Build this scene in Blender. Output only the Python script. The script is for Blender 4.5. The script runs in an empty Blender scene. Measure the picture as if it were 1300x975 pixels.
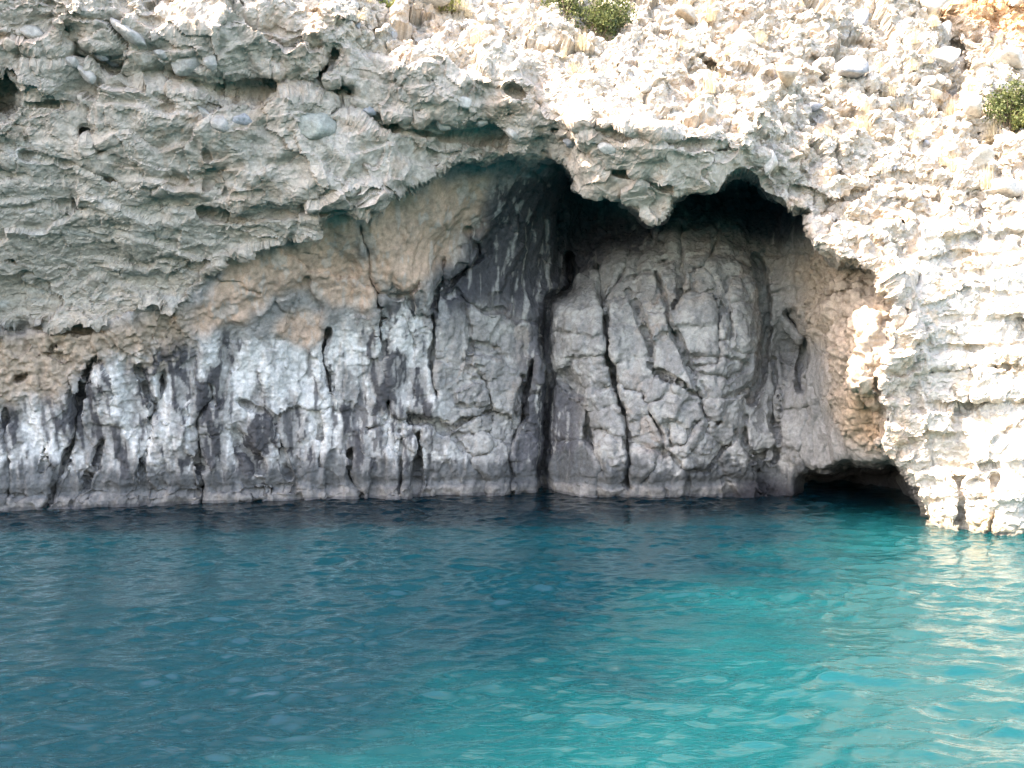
import bpy, math, random, heapq, time
import numpy as np
from mathutils import Vector
T0 = time.time()
scn = bpy.context.scene
col = scn.collection

# ------------------------------------------------------------------ camera, sky, sun, exposure
F = 1394.0                      # focal length in pixels of the 1300 px wide photograph
PITCH = math.radians(1.95)
CAM = np.array([0.0, 0.0, 4.0])
cd = bpy.data.cameras.new('camera'); cam = bpy.data.objects.new('camera', cd); col.objects.link(cam)
cam.location = CAM; cam.rotation_euler = (math.radians(90) - PITCH, 0, 0)
cd.sensor_width = 36.0; cd.lens = 36.0 * F / 1300.0; cd.clip_start = 0.1; cd.clip_end = 2000
scn.camera = cam

SUN = Vector((-0.61, -0.15, 0.78)).normalized()      # direction towards the sun
world = bpy.data.worlds.new('World'); scn.world = world; world.use_nodes = True
wn = world.node_tree.nodes; wl = world.node_tree.links
sky = wn.new('ShaderNodeTexSky'); sky.sky_type = 'NISHITA'; sky.sun_disc = False
sky.sun_elevation = math.asin(SUN.z); sky.sun_rotation = math.atan2(SUN.x, SUN.y)
sky.air_density = 1.0; sky.dust_density = 1.8; sky.ozone_density = 1.0
wn['Background'].inputs['Strength'].default_value = 0.135
wl.new(sky.outputs[0], wn['Background'].inputs['Color'])
sd = bpy.data.lights.new('sun', 'SUN'); sd.energy = 3.4; sd.angle = math.radians(0.53); sd.color = (1.0, 0.94, 0.85)
sun = bpy.data.objects.new('sun', sd); col.objects.link(sun)
sun.rotation_euler = (-SUN).to_track_quat('-Z', 'Y').to_euler(); sun.location = SUN * 60
scn.view_settings.view_transform = 'Standard'; scn.view_settings.look = 'None'
scn.view_settings.gamma = 1.0; scn.view_settings.exposure = 3.1
scn.view_settings.use_white_balance = True; scn.view_settings.white_balance_temperature = 8000; scn.view_settings.white_balance_tint = 17
scn.render.engine = 'CYCLES'
scn.cycles.use_denoising = True
scn.cycles.max_bounces = 8; scn.cycles.diffuse_bounces = 4; scn.cycles.glossy_bounces = 3
scn.cycles.caustics_reflective = False; scn.cycles.caustics_refractive = False

# ------------------------------------------------------------------ pixel <-> world
cp, sp = math.cos(PITCH), math.sin(PITCH)
def unproject(u, v, Y):
    """point on the line of sight of photo pixel (u, v) that lies Y metres out from the boat"""
    a = (np.asarray(u, float) - 650.0) / F; b = (487.5 - np.asarray(v, float)) / F
    t = Y / (cp + b * sp)
    return np.stack([a * t, t * (cp + b * sp), CAM[2] + t * (b * cp - sp)], -1)
def project(P):
    x, y, z = P[..., 0], P[..., 1], P[..., 2] - CAM[2]
    zf = y * cp - z * sp; yu = y * sp + z * cp
    zf = np.maximum(zf, 0.5)
    return 650.0 + F * x / zf, 487.5 - F * yu / zf
def water_Y(v):
    b = (487.5 - v) / F
    return 4.0 / (sp - b * cp) * (cp + b * sp)

# ------------------------------------------------------------------ noise (numpy)
def _hash(ix, iy, iz, seed):
    h = (ix * np.uint32(374761393)) ^ (iy * np.uint32(668265263)) ^ (iz * np.uint32(2147483647)) ^ np.uint32(seed * 1274126177 & 0xffffffff)
    h = (h ^ (h >> np.uint32(13))) * np.uint32(1274126177)
    h = (h ^ (h >> np.uint32(16))) * np.uint32(2246822519)
    return h ^ (h >> np.uint32(15))
def perlin(p, seed=0):
    p = np.asarray(p, np.float32)
    i = np.floor(p); f = p - i
    i = i.astype(np.int64).astype(np.uint32)
    w = f * f * f * (f * (f * 6 - 15) + 10)
    out = np.zeros(p.shape[:-1], np.float32)
    for dx in (0, 1):
        wx = w[..., 0] if dx else 1 - w[..., 0]
        for dy in (0, 1):
            wy = w[..., 1] if dy else 1 - w[..., 1]
            for dz in (0, 1):
                wz = w[..., 2] if dz else 1 - w[..., 2]
                h = _hash(i[..., 0] + np.uint32(dx), i[..., 1] + np.uint32(dy), i[..., 2] + np.uint32(dz), seed)
                gx = (h & np.uint32(1023)).astype(np.float32) / 511.5 - 1
                gy = ((h >> np.uint32(10)) & np.uint32(1023)).astype(np.float32) / 511.5 - 1
                gz = ((h >> np.uint32(20)) & np.uint32(1023)).astype(np.float32) / 511.5 - 1
                out += wx * wy * wz * (gx * (f[..., 0] - dx) + gy * (f[..., 1] - dy) + gz * (f[..., 2] - dz))
    return out * 1.5
def fbm(p, octaves=4, seed=0, gain=0.5, lac=2.03):
    s = 0; a = 1.0; q = np.array(p, np.float32)
    for o in range(octaves):
        s = s + a * perlin(q, seed + o * 17); a *= gain; q = q * lac + 7.3
    return s
def ridged(p, octaves=4, seed=0, gain=0.5, lac=2.1):
    s = 0; a = 1.0; q = np.array(p, np.float32)
    for o in range(octaves):
        s = s + a * (0.5 - np.abs(perlin(q, seed + o * 17)) * 1.6); a *= gain; q = q * lac + 3.1
    return s
def worley(p, seed=0):
    """F1, F2 distances and a random value of the nearest cell"""
    p = np.asarray(p, np.float32); i = np.floor(p); f = p - i
    i = i.astype(np.int64).astype(np.uint32)
    f1 = np.full(p.shape[:-1], 9., np.float32); f2 = f1.copy(); cid = np.zeros(p.shape[:-1], np.float32)
    for dx in (-1, 0, 1):
        for dy in (-1, 0, 1):
            for dz in (-1, 0, 1):
                h = _hash(i[..., 0] + np.uint32(dx & 0xffffffff), i[..., 1] + np.uint32(dy & 0xffffffff), i[..., 2] + np.uint32(dz & 0xffffffff), seed)
                gx = dx + (h & np.uint32(1023)).astype(np.float32) / 1023 - f[..., 0]
                gy = dy + ((h >> np.uint32(10)) & np.uint32(1023)).astype(np.float32) / 1023 - f[..., 1]
                gz = dz + ((h >> np.uint32(20)) & np.uint32(1023)).astype(np.float32) / 1023 - f[..., 2]
                d = gx * gx + gy * gy + gz * gz
                c = ((h >> np.uint32(5)) & np.uint32(255)).astype(np.float32) / 255
                near = d < f1
                f2 = np.where(near, f1, np.minimum(f2, d)); cid = np.where(near, c, cid); f1 = np.where(near, d, f1)
    return np.sqrt(f1), np.sqrt(f2), cid
def facets(p, seed=0):
    """angular broken stone: every cell of a Voronoi pattern is a tilted flat face; returns F1, F2, cell value, height of its face"""
    p = np.asarray(p, np.float32); i = np.floor(p); f = p - i
    i = i.astype(np.int64).astype(np.uint32)
    f1 = np.full(p.shape[:-1], 9., np.float32); f2 = f1.copy(); cid = np.zeros(p.shape[:-1], np.float32); pl = cid.copy()
    for dx in (-1, 0, 1):
        for dy in (-1, 0, 1):
            for dz in (-1, 0, 1):
                h = _hash(i[..., 0] + np.uint32(dx & 0xffffffff), i[..., 1] + np.uint32(dy & 0xffffffff), i[..., 2] + np.uint32(dz & 0xffffffff), seed)
                gx = dx + (h & np.uint32(1023)).astype(np.float32) / 1023 - f[..., 0]
                gy = dy + ((h >> np.uint32(10)) & np.uint32(1023)).astype(np.float32) / 1023 - f[..., 1]
                gz = dz + ((h >> np.uint32(20)) & np.uint32(1023)).astype(np.float32) / 1023 - f[..., 2]
                d = gx * gx + gy * gy + gz * gz
                c = ((h >> np.uint32(5)) & np.uint32(255)).astype(np.float32) / 255
                k = h * np.uint32(2654435761)
                a = (k & np.uint32(255)).astype(np.float32) / 127.5 - 1; b = ((k >> np.uint32(8)) & np.uint32(255)).astype(np.float32) / 127.5 - 1; e = ((k >> np.uint32(16)) & np.uint32(255)).astype(np.float32) / 127.5 - 1
                near = d < f1
                f2 = np.where(near, f1, np.minimum(f2, d)); cid = np.where(near, c, cid); pl = np.where(near, a * gx + b * gy + e * gz, pl); f1 = np.where(near, d, f1)
    return np.sqrt(f1), np.sqrt(f2), cid, pl
def sstep(a, b, x):
    t = np.clip((x - a) / (b - a), 0, 1); return t * t * (3 - 2 * t)

# ------------------------------------------------------------------ what the photograph shows, traced in its pixels
def C(ox, oy, s, pts): return [(ox + x / s, oy + y / s) for x, y in pts]
# lower lip of the overhang and the cave's right-hand edge: above / right of it is the outer cliff
LIP = [(-1200, 520), (-300, 450), (0, 416), (60, 413), (130, 409), (183, 392), (223, 391), (240, 375), (270, 345), (291, 318), (342, 316), (359, 310),
       (399, 297), (407, 276), (440, 266), (481, 263), (490, 250), (515, 235), (543, 221), (552, 213), (579, 205), (616, 211), (633, 202), (680, 200),
       (716, 204), (720, 220), (731, 240), (772, 247), (802, 262), (826, 284), (841, 282), (851, 252), (870, 242), (904, 241), (926, 226), (941, 220),
       (962, 230), (977, 250), (992, 256), (1026, 268), (1033, 295), (1050, 311), (1067, 329), (1100, 341), (1126, 360), (1137, 385), (1133, 426),
       (1124, 452), (1118, 503), (1124, 529), (1115, 559), (1129, 581), (1145, 600), (1157, 617), (1168, 640), (1171, 662), (1174, 700), (1174, 1100)]
INNER_POLY = LIP + [(-1200, 1100)]
# pitched control points: pixel and distance out from the boat
OUT_PTS = [  # outer cliff, overhang, hillside, headland
 (-900,-800,24),(-900,-300,21),(-900,200,21.5),(-900,500,22.5),(-600,-760,27),(-600,-500,22),(-600,0,22),(-600,300,22.6),(-600,520,23.6),
 (-300,-800,30),(-300,-540,23.0),(-300,-250,22.0),(-300,0,22.0),(-300,200,22.9),(-300,350,24.0),(-300,440,24.8),
 (0,-600,36),(0,-400,30),(0,-220,25.6),(0,-120,23.6),(0,-50,22.3),(0,-15,22.0),(0,40,22.2),(0,110,22.9),(0,150,23.0),(0,250,23.8),(0,330,24.9),(0,400,25.95),
 (100,-120,23.8),(100,10,22.2),(100,70,22.9),(150,130,23.2),(150,200,23.6),(150,300,24.9),(110,380,26.0),(200,375,26.15),(150,-40,22.9),(150,5,22.3),
 (300,-700,42),(300,-400,33),(300,-180,26.6),(300,-70,24.2),(300,-5,22.9),(300,25,22.8),(300,60,22.9),(300,110,23.6),(300,170,23.5),(300,230,24.1),(300,262,24.3),(300,285,25.1),(300,312,25.6),
 (400,-60,25),(400,0,23.5),(400,30,23.2),(400,80,23.5),(400,120,24.1),(400,200,24.0),(400,255,24.3),(395,280,25.2),
 (440,-150,27),(440,-40,24.6),(440,20,23.7),(440,90,23.7),(450,150,24.4),(450,250,24.8),(500,0,25.8),(500,60,24.2),(500,110,24.1),(500,190,24.6),(490,245,25.1),
 (550,-100,29),(550,30,25.4),(550,78,23.8),(550,130,24.2),(550,180,25.0),(545,215,25.3),(620,205,26.0),(690,200,26.0),
 (650,-500,48),(650,-200,33),(650,0,27.6),(650,60,25.6),(650,90,24.0),(650,140,24.4),(650,185,25.2),
 (750,40,27.2),(750,100,25.3),(750,126,23.5),(750,190,24.4),(760,245,25.1),(830,150,23.3),(830,210,24.1),(830,265,25.0),(720,215,25.0),
 (850,-100,31.5),(850,0,28.8),(850,80,26.6),(850,130,25.2),(900,140,25.0),(900,172,23.7),(900,240,24.9),(955,190,24.4),(950,222,25.0),(985,245,25.3),
 (1000,-300,40),(1000,0,29.8),(1000,100,27.3),(1000,180,25.8),(1000,230,25.4),(1040,280,25.1),(1070,315,24.6),
 (1100,0,31),(1100,100,28.4),(1100,200,26.5),(1100,280,25.4),(1100,325,24.6),(1140,370,24.3),(1145,430,24.1),(1135,500,24.2),(1130,560,24.5),(1150,600,24.8),(1180,655,24.9),
 (1200,0,32),(1200,100,29.2),(1200,200,27),(1200,270,25.6),(1180,330,25.2),(1190,450,24.5),(1190,560,24.2),(1200,640,24.1),(1210,672,23.9),
 (1300,-300,42),(1300,0,33),(1300,100,30.2),(1300,200,27.4),(1300,260,25.8),(1300,300,25.2),(1280,400,24.5),(1280,500,23.9),(1270,600,23.3),(1255,683,22.9),(1300,683,22.9),(1300,600,23.0),
 (1450,-200,40),(1450,100,30.6),(1450,290,25.4),(1450,400,24.4),(1450,560,23.8),(1450,690,23.3),(1260,800,22.6),(1200,760,23.5),
 (1800,-600,60),(1800,0,36),(1800,300,28),(1800,500,26),(1800,760,25.5),(2300,0,42),(2300,700,32)]
IN_PTS = [  # the shaded back wall of the cave and the streaked wall on the left
 (-900,600,23.5),(-900,900,23.5),(-600,600,24.4),(-600,900,24.4),(-300,500,25.3),(-300,700,25.8),(-100,500,26.1),(-100,660,26.3),(0,425,26.0),(0,500,26.3),(0,560,26.7),(0,647,26.9),(0,800,26.8),
 (100,430,26.2),(100,480,26.5),(100,560,27.1),(100,645,27.3),(200,405,26.3),(200,470,26.9),(200,560,27.4),(200,641,27.8),(230,400,26.4),
 (300,350,26.2),(300,430,27.3),(300,520,27.7),(300,600,28.1),(300,640,28.2),(400,300,26.2),(400,380,27.4),(400,450,28.0),(400,560,28.4),(400,636,28.6),(400,800,28.4),
 (440,275,26.3),(440,340,27.4),(490,265,26.7),(510,300,26.8),(515,360,27.2),(480,400,28.0),(500,460,28.4),(500,560,28.8),(500,634,29.0),(545,240,26.8),(560,300,27.6),(570,350,28.4),
 (600,230,27.2),(600,300,28.4),(620,400,29.0),(600,500,29.0),(600,630,29.3),(650,225,27.6),(650,300,29.0),(670,400,29.6),(660,520,29.7),(650,628,29.7),
 (700,215,28.2),(700,300,30.2),(730,240,32.5),(730,300,33.0),(725,350,32.0),(690,420,30.2),(695,560,30.4),(690,628,30.2),(690,800,30.2),
 (740,390,29.2),(730,440,28.9),(720,500,29.8),(725,560,29.7),(730,625,29.5),(760,500,28.9),(765,600,29.0),(780,280,32.5),(770,330,30.6),
 (810,300,31.4),(800,350,29.6),(800,420,29.0),(800,520,28.8),(820,600,28.8),(820,630,29.1),(850,280,31.2),(860,330,29.6),(870,400,28.7),(880,470,28.5),(860,540,28.5),(870,610,28.9),
 (900,265,31.6),(920,310,30.0),(930,380,28.8),(940,440,28.7),(920,500,28.6),(920,560,28.9),(930,625,29.4),(900,800,29.6),
 (965,250,31.4),(970,320,30.6),(985,340,30.0),(1000,300,29.8),(985,430,30.4),(1010,450,30.8),(970,520,29.4),(960,570,29.0),(990,480,29.8),(1000,560,29.0),(985,600,29.6),
 (1015,330,29.2),(1025,290,28.6),(1030,400,28.2),(1030,470,28.2),(1045,530,28.2),(1050,570,28.0),(1055,345,27.4),(1055,420,27.0),(1060,500,27.0),(1100,360,25.8),(1085,400,25.0),(1100,430,24.5),(1088,450,24.5),(1090,490,24.5),(1105,520,25.4),(1095,565,26.2),(1125,420,24.6),(1115,480,24.6)]
# low sea cave at the foot, right
SEACAVE = [(1000, 660), (1004, 638), (1016, 618), (1034, 604), (1054, 599), (1078, 593), (1105, 591), (1128, 590), (1145, 600), (1157, 617), (1168, 640), (1172, 664), (1174, 800), (1000, 800)]

def z5(p): return C(430, 330, 2.954, p)
def z6(p): return C(860, 330, 2.709, p)
def r1(p): return C(540, 220, 5.909, p)
def r2(p): return C(740, 240, 4.333, p)
def r3(p): return C(740, 420, 4.333, p)
def r7(p): return C(220, 220, 4.333, p)
# (points, half width in pixels, depth in metres)
CRACKS = [
 ([(117,459),(102,489),(96,530),(93,563),(81,590),(69,621),(57,645)], 5, .35), ([(124,459),(142,476),(145,499)], 4, .2), ([(176,469),(186,489),(198,509),(196,520)], 6, .35),
 ([(206,476),(205,506),(203,526)], 5, .3), ([(196,520),(190,547),(188,574),(181,594),(183,624),(186,645)], 3.5, .25), ([(264,489),(267,509),(250,530),(254,560),(257,594),(260,640)], 4.5, .3),
 ([(271,492),(271,512),(252,533)], 3, .2), ([(295,547),(311,567),(330,590)], 9, .3), ([(301,506),(332,523),(354,547),(359,580),(366,606)], 3.5, .22), ([(415,420),(411,448),(416,499)], 4.5, .35),
 ([(408,540),(406,594)], 2.5, .12), ([(7,520),(7,563),(10,594),(10,640)], 3.5, .2), ([(130,560),(118,590),(108,612),(92,642)], 5, .2), ([(60,560),(52,600)], 3, .1),
 (z5([(120,60),(150,150),(155,250),(165,380),(190,490),(185,590),(150,620),(100,640)]), 3.5, .3), (z5([(270,140),(280,220)]), 3.5, .25), (z5([(240,210),(280,290),(285,330)]), 3.5, .2),
 (z5([(390,80),(345,180),(355,290),(345,430),(370,510)]), 5, .4), (z5([(430,130),(540,190),(620,190)]), 3, .25), (z5([(470,170),(490,300),(500,410),(550,460),(570,560)]), 3, .22),
 (z5([(490,300),(600,330)]), 2.5, .15), (z5([(500,350),(600,360)]), 2.5, .12), (z5([(430,480),(500,450),(560,460),(500,550),(440,540),(430,480)]), 2.5, .15),
 (z5([(420,640),(460,600),(560,570),(640,580),(650,620),(600,700),(500,740),(420,660)]), 3, .2), (z5([(420,660),(560,650),(570,590)]), 2.5, .15), (z5([(270,590),(330,600),(400,640)]), 9, .4),
 (z5([(180,640),(180,700)]), 4, .35), (z5([(235,600),(230,700),(230,890)]), 3, .2), (z5([(300,650),(290,800),(290,900)]), 5, .3), (z5([(50,720),(40,800),(70,890)]), 5, .3),
 (z5([(860,0),(870,110),(790,150),(775,290),(790,400),(780,640),(765,800),(770,890)]), 9.5, 1.1), (z5([(740,380),(705,480),(690,580),(650,680),(640,890)]), 5, .5), (z5([(690,440),(660,600)]), 3, .2),
 (z5([(985,80),(990,200),(1010,330),(1030,450),(1070,560),(1075,680),(1085,850)]), 6, .6), (z5([(1100,150),(1160,300),(1180,400),(1300,470)]), 3.5, .25), (z5([(860,370),(990,360)]), 2.5, .1),
 (z5([(810,430),(860,450),(910,490)]), 9, .5), (z5([(920,490),(980,480),(1040,480)]), 2.5, .2), (z5([(930,540),(930,640),(990,790),(1000,800)]), 5, .35),
 (z6([(390,190),(440,260),(435,330),(430,440)]), 9, .7), (z6([(270,0),(300,120),(295,260),(280,420),(250,480)]), 9, .7), (z6([(330,340),(335,480),(345,600)]), 4, .3), (z6([(230,540),(245,640),(275,690)]), 4, .4),
 (r2([(80,420),(95,560),(115,720),(135,830),(140,970)]), 5, .5), (r2([(240,400),(215,460),(130,590),(140,720)]), 3.5, .3), (r2([(300,410),(310,470)]), 2.5, .15), (r2([(240,480),(300,480)]), 2.5, .15),
 (r2([(245,560),(300,660),(350,740),(385,890)]), 3, .22), (r2([(400,460),(440,560),(460,660),(480,730),(540,850),(575,930),(575,970)]), 3.8, .4), (r2([(530,380),(540,500),(520,590),(490,650)]), 5, .4),
 (r2([(540,440),(680,420),(740,560)]), 3, .25), (r2([(545,560),(620,570),(720,560)]), 3, .25), (r2([(720,570),(740,660),(745,760),(745,900),(740,960)]), 3.5, .3), (r2([(760,620),(770,650),(740,720)]), 3, .2),
 (r2([(820,680),(825,780),(825,870),(860,900),(960,900)]), 2.8, .25), (r2([(800,500),(790,580),(810,660)]), 3, .25), (r2([(800,490),(920,470)]), 2.5, .2), (r2([(830,625),(940,620)]), 2.5, .2),
 (r2([(740,830),(820,830)]), 2.5, .2), (r2([(800,400),(870,410),(920,420)]), 2.5, .2), (r2([(575,930),(740,930)]), 3, .25), (r2([(400,400),(500,390),(530,440)]), 3, .25), (r2([(540,400),(530,300),(540,200)]), 3, .3),
 (r2([(690,420),(720,330),(740,220)]), 3, .2), (r2([(370,460),(300,460),(230,500)]), 2.5, .2), (r2([(400,470),(420,550),(390,640)]), 2.5, .2),
 (r3([(520,0),(560,110),(580,190),(620,300),(660,430),(700,520)]), 3.6, .35), (r3([(580,145),(740,150),(740,190),(600,215)]), 2.6, .25), (r3([(600,215),(630,250),(720,240),(800,260),(900,210),(900,170),(760,150)]), 2.5, .2),
 (r3([(660,280),(700,370)]), 2.4, .15), (r3([(760,300),(780,370)]), 2.4, .15), (r3([(640,370),(700,380),(860,350),(950,280)]), 3, .3), (r3([(360,170),(440,270),(560,300),(640,370)]), 3.5, .35),
 (r3([(170,180),(200,380),(240,560),(240,800)]), 5.5, .6), (r3([(330,340),(400,500),(440,600),(450,690)]), 3, .25), (r3([(460,530),(490,630),(560,620),(650,500)]), 3, .2),
 (r3([(500,690),(560,760),(680,770),(740,690),(830,600),(830,530)]), 3, .25), (r3([(880,530),(890,640),(930,720),(1010,690)]), 4, .45), (r3([(1045,340),(1050,520),(1080,620),(1050,720)]), 3.5, .35),
 (r3([(1100,180),(1120,280)]), 2.5, .2), (r3([(1080,300),(1090,480)]), 2.5, .2), (r3([(10,320),(110,325),(190,310)]), 3, .2), (r3([(0,520),(130,530),(170,600)]), 3, .2), (r3([(10,600),(110,720),(90,780),(80,900)]), 3.5, .25),
 (r3([(660,430),(740,490)]), 3.5, .3), (r3([(450,860),(455,900)]), 3, .2), (r3([(240,330),(330,340)]), 2.5, .12), (r3([(700,520),(560,700)]), 3, .2),
 (r1([(130,650),(130,840),(150,870),(60,960)]), 3.5, .3), (r1([(150,860),(260,760),(350,690),(450,630)]), 4, .4), (r1([(215,880),(260,930),(300,950)]), 3, .25), (r1([(385,520),(400,600),(350,690)]), 5, .5),
 (r1([(500,520),(500,630)]), 2.5, .15), (r1([(860,620),(900,680)]), 3, .25), (r1([(690,300),(690,480)]), 2.5, .15), (r1([(320,420),(330,500),(250,560)]), 3.5, .3), (r1([(1010,300),(1030,600),(1015,900)]), 3, .3),
 (r7([(1030,290),(1080,480),(1085,590),(1130,650),(1220,680),(1300,660),(1360,600)]), 3.5, .25), (r7([(400,640),(480,660)]), 2, .08),
 ([(0,628),(60,631),(130,629),(200,626),(300,624),(400,622),(440,620)], 2.5, .1),
 # headland bedding joints
 ([(1181,514),(1240,513),(1300,508),(1500,500)], 3, .3), ([(1168,445),(1262,440),(1300,436),(1500,425)], 2.5, .18), ([(1185,470),(1251,468),(1300,462),(1500,452)], 3, .28), ([(1190,345),(1300,338)], 2.2, .1),
 ([(1150,395),(1165,420),(1160,445)], 4, .25), ([(1216,600),(1222,640),(1214,665)], 5, .3), ([(1265,610),(1262,650),(1255,690)], 4, .2), ([(1160,500),(1170,520)], 6, .2),
 # overhang: recess of the cobble bed under the rim, ledge undercuts
 ([(85,40),(102,64),(169,93),(237,102),(305,112),(372,106),(440,118)], 15, .42), ([(430,135),(481,156),(559,166),(640,178)], 13, .38), ([(30,70),(95,72)], 9, .25),
 ([(403,98),(418,80),(427,64)], 7, .45), ([(0,98),(8,115),(6,135)], 15, .8), ([(104,166),(120,170),(124,190)], 9, .4), ([(258,272),(300,278),(345,272),(405,268),(470,264)], 7, .35),
 ([(545,98),(548,112)], 7, .35), ([(519,143),(531,140)], 6, .35), ([(595,146),(604,143)], 5, .3), ([(650,112),(658,118)], 7, .3), ([(430,112),(436,122)], 6, .3), ([(500,105),(520,118)], 5, .2),
 ([(548,185),(551,212)], 2.5, .2), ([(176,385),(190,380),(212,388)], 5, .35), ([(0,262),(50,258),(120,265)], 3.5, .12), ([(30,200),(90,208),(150,232),(175,250)], 3.5, .16), ([(35,130),(90,134)], 4, .15),
 ([(0,420),(60,417),(140,420)], 6, .22), ([(20,480),(30,475)], 5, .2), ([(452,225),(470,245)], 2, .12), ([(60,450),(80,455)], 5, .15),
 ([(264,180),(262,240)], 2.5, .12), ([(280,247),(330,250)], 2.5, .12), ([(735,190),(760,210),(800,222),(850,240)], 5, .2), ([(700,160),(760,165),(830,178),(920,185)], 7, .22),
 # hollows and the gully of the sunny slope
 ([(878,95),(893,85),(905,100)], 17, .55), ([(1193,10),(1203,45),(1215,70),(1228,95),(1215,118)], 15, .7), ([(1242,165),(1255,190),(1262,215)], 13, .5), ([(1225,255),(1250,250),(1245,268)], 9, .4),
 ([(1085,286),(1110,290),(1140,286)], 7, .3), ([(1010,240),(1060,262),(1110,235),(1170,232)], 8, .25), ([(1060,100),(1090,110),(1130,130)], 8, .2), ([(1035,75),(1045,95)], 8, .25)]

# seeds of the separate blocks and slabs the joints cut the shaded wall into (u, v, size weight)
SEEDS = [(40,570,1.5),(140,590,1.3),(160,490,1.3),(225,580,1.2),(230,500,1.2),(300,600,1.2),(325,480,1.8),(385,570,1.6),(385,475,1.5),(445,570,1.3),(445,460,1.6),(515,470,1.5),(510,560,1.3),(515,320,1.8)]
SEEDS += [(u, v, 1.0) for u, v in z5([(410,300),(400,480),(530,100),(540,250),(550,330),(550,390),(640,300),(470,500),(600,500),(530,430),(490,620),(600,620),(540,710),(680,150),(730,450),(720,560),(700,760),
   (880,220),(880,330),(960,400),(850,600),(870,760),(980,530),(1000,600),(960,660),(1010,740),(1050,200),(1080,320),(1160,260),(1060,100),(1120,420),(1180,480),(1110,560),(1150,650),(1130,740),(1240,360),(1240,560),
   (1260,660),(1240,790),(1180,120),(1250,180),(330,700),(255,680),(140,700)])]
SEEDS += [(u, v, .9) for u, v in z6([(30,60),(70,70),(70,180),(70,280),(160,130),(165,240),(230,110),(230,230),(210,25),(90,360),(190,380),(110,440),(180,440),(30,440),(40,540),(30,640),(110,640),(150,590),(280,600),
   (360,450),(400,600),(470,620),(350,690),(110,740),(200,720),(340,190),(340,40)])]
SEEDS += [(880,305,.9),(928,305,.9),(894,272,.9),(982,300,.9)]

# ------------------------------------------------------------------ raster fields
def inpoly(U, V, poly):
    ins = np.zeros(U.shape, bool); n = len(poly)
    for k in range(n):
        x0, y0 = poly[k]; x1, y1 = poly[(k + 1) % n]
        if y0 == y1: continue
        c = (y0 > V) != (y1 > V)
        ins ^= c & (U < (x1 - x0) * (V - y0) / (y1 - y0) + x0)
    return ins
def rbf(pts):
    P = np.array(pts, float); n = len(P); xy = P[:, :2] / 100.0
    K = np.sqrt(((xy[:, None] - xy[None]) ** 2).sum(-1))
    A = np.zeros((n + 3, n + 3)); A[:n, :n] = K + np.eye(n) * 0.0; A[:n, n] = 1; A[:n, n + 1:] = xy; A[n, :n] = 1; A[n + 1:, :n] = xy.T
    w = np.linalg.solve(A, np.concatenate([P[:, 2], [0, 0, 0]]))
    def f(U, V):
        o = w[n] + w[n + 1] * U / 100 + w[n + 2] * V / 100
        for k in range(n):
            o = o + w[k] * np.sqrt((U / 100 - xy[k, 0]) ** 2 + (V / 100 - xy[k, 1]) ** 2 + 0.01)
        return o
    return f
f_out, f_in = rbf(OUT_PTS), rbf(IN_PTS)
def coarse(f, us, vs, step=8):
    """evaluate a smooth field on a coarse grid and interpolate"""
    cu = np.arange(us[0] - step, us[-1] + 2 * step, step); cv = np.arange(vs[0] - step, vs[-1] + 2 * step, step)
    U, V = np.meshgrid(cu, cv); G = f(U, V)
    a = (us - cu[0]) / step; b = (vs - cv[0]) / step
    i = np.clip(a.astype(int), 0, len(cu) - 2); j = np.clip(b.astype(int), 0, len(cv) - 2)
    fa = (a - i)[None]; fb = (b - j)[:, None]
    return (G[j][:, i] * (1 - fa) + G[j][:, i + 1] * fa) * (1 - fb) + (G[j + 1][:, i] * (1 - fa) + G[j + 1][:, i + 1] * fa) * fb
def blur(a, r, n=2):
    for _ in range(n):
        for ax in (0, 1):
            p = np.pad(a, [(r + 1, r) if k == ax else (0, 0) for k in (0, 1)], mode='edge')
            c = np.cumsum(p, axis=ax)
            a = (np.take(c, range(2 * r + 1, c.shape[ax]), ax) - np.take(c, range(0, c.shape[ax] - 2 * r - 1), ax)) / (2 * r + 1)
    return a

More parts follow.
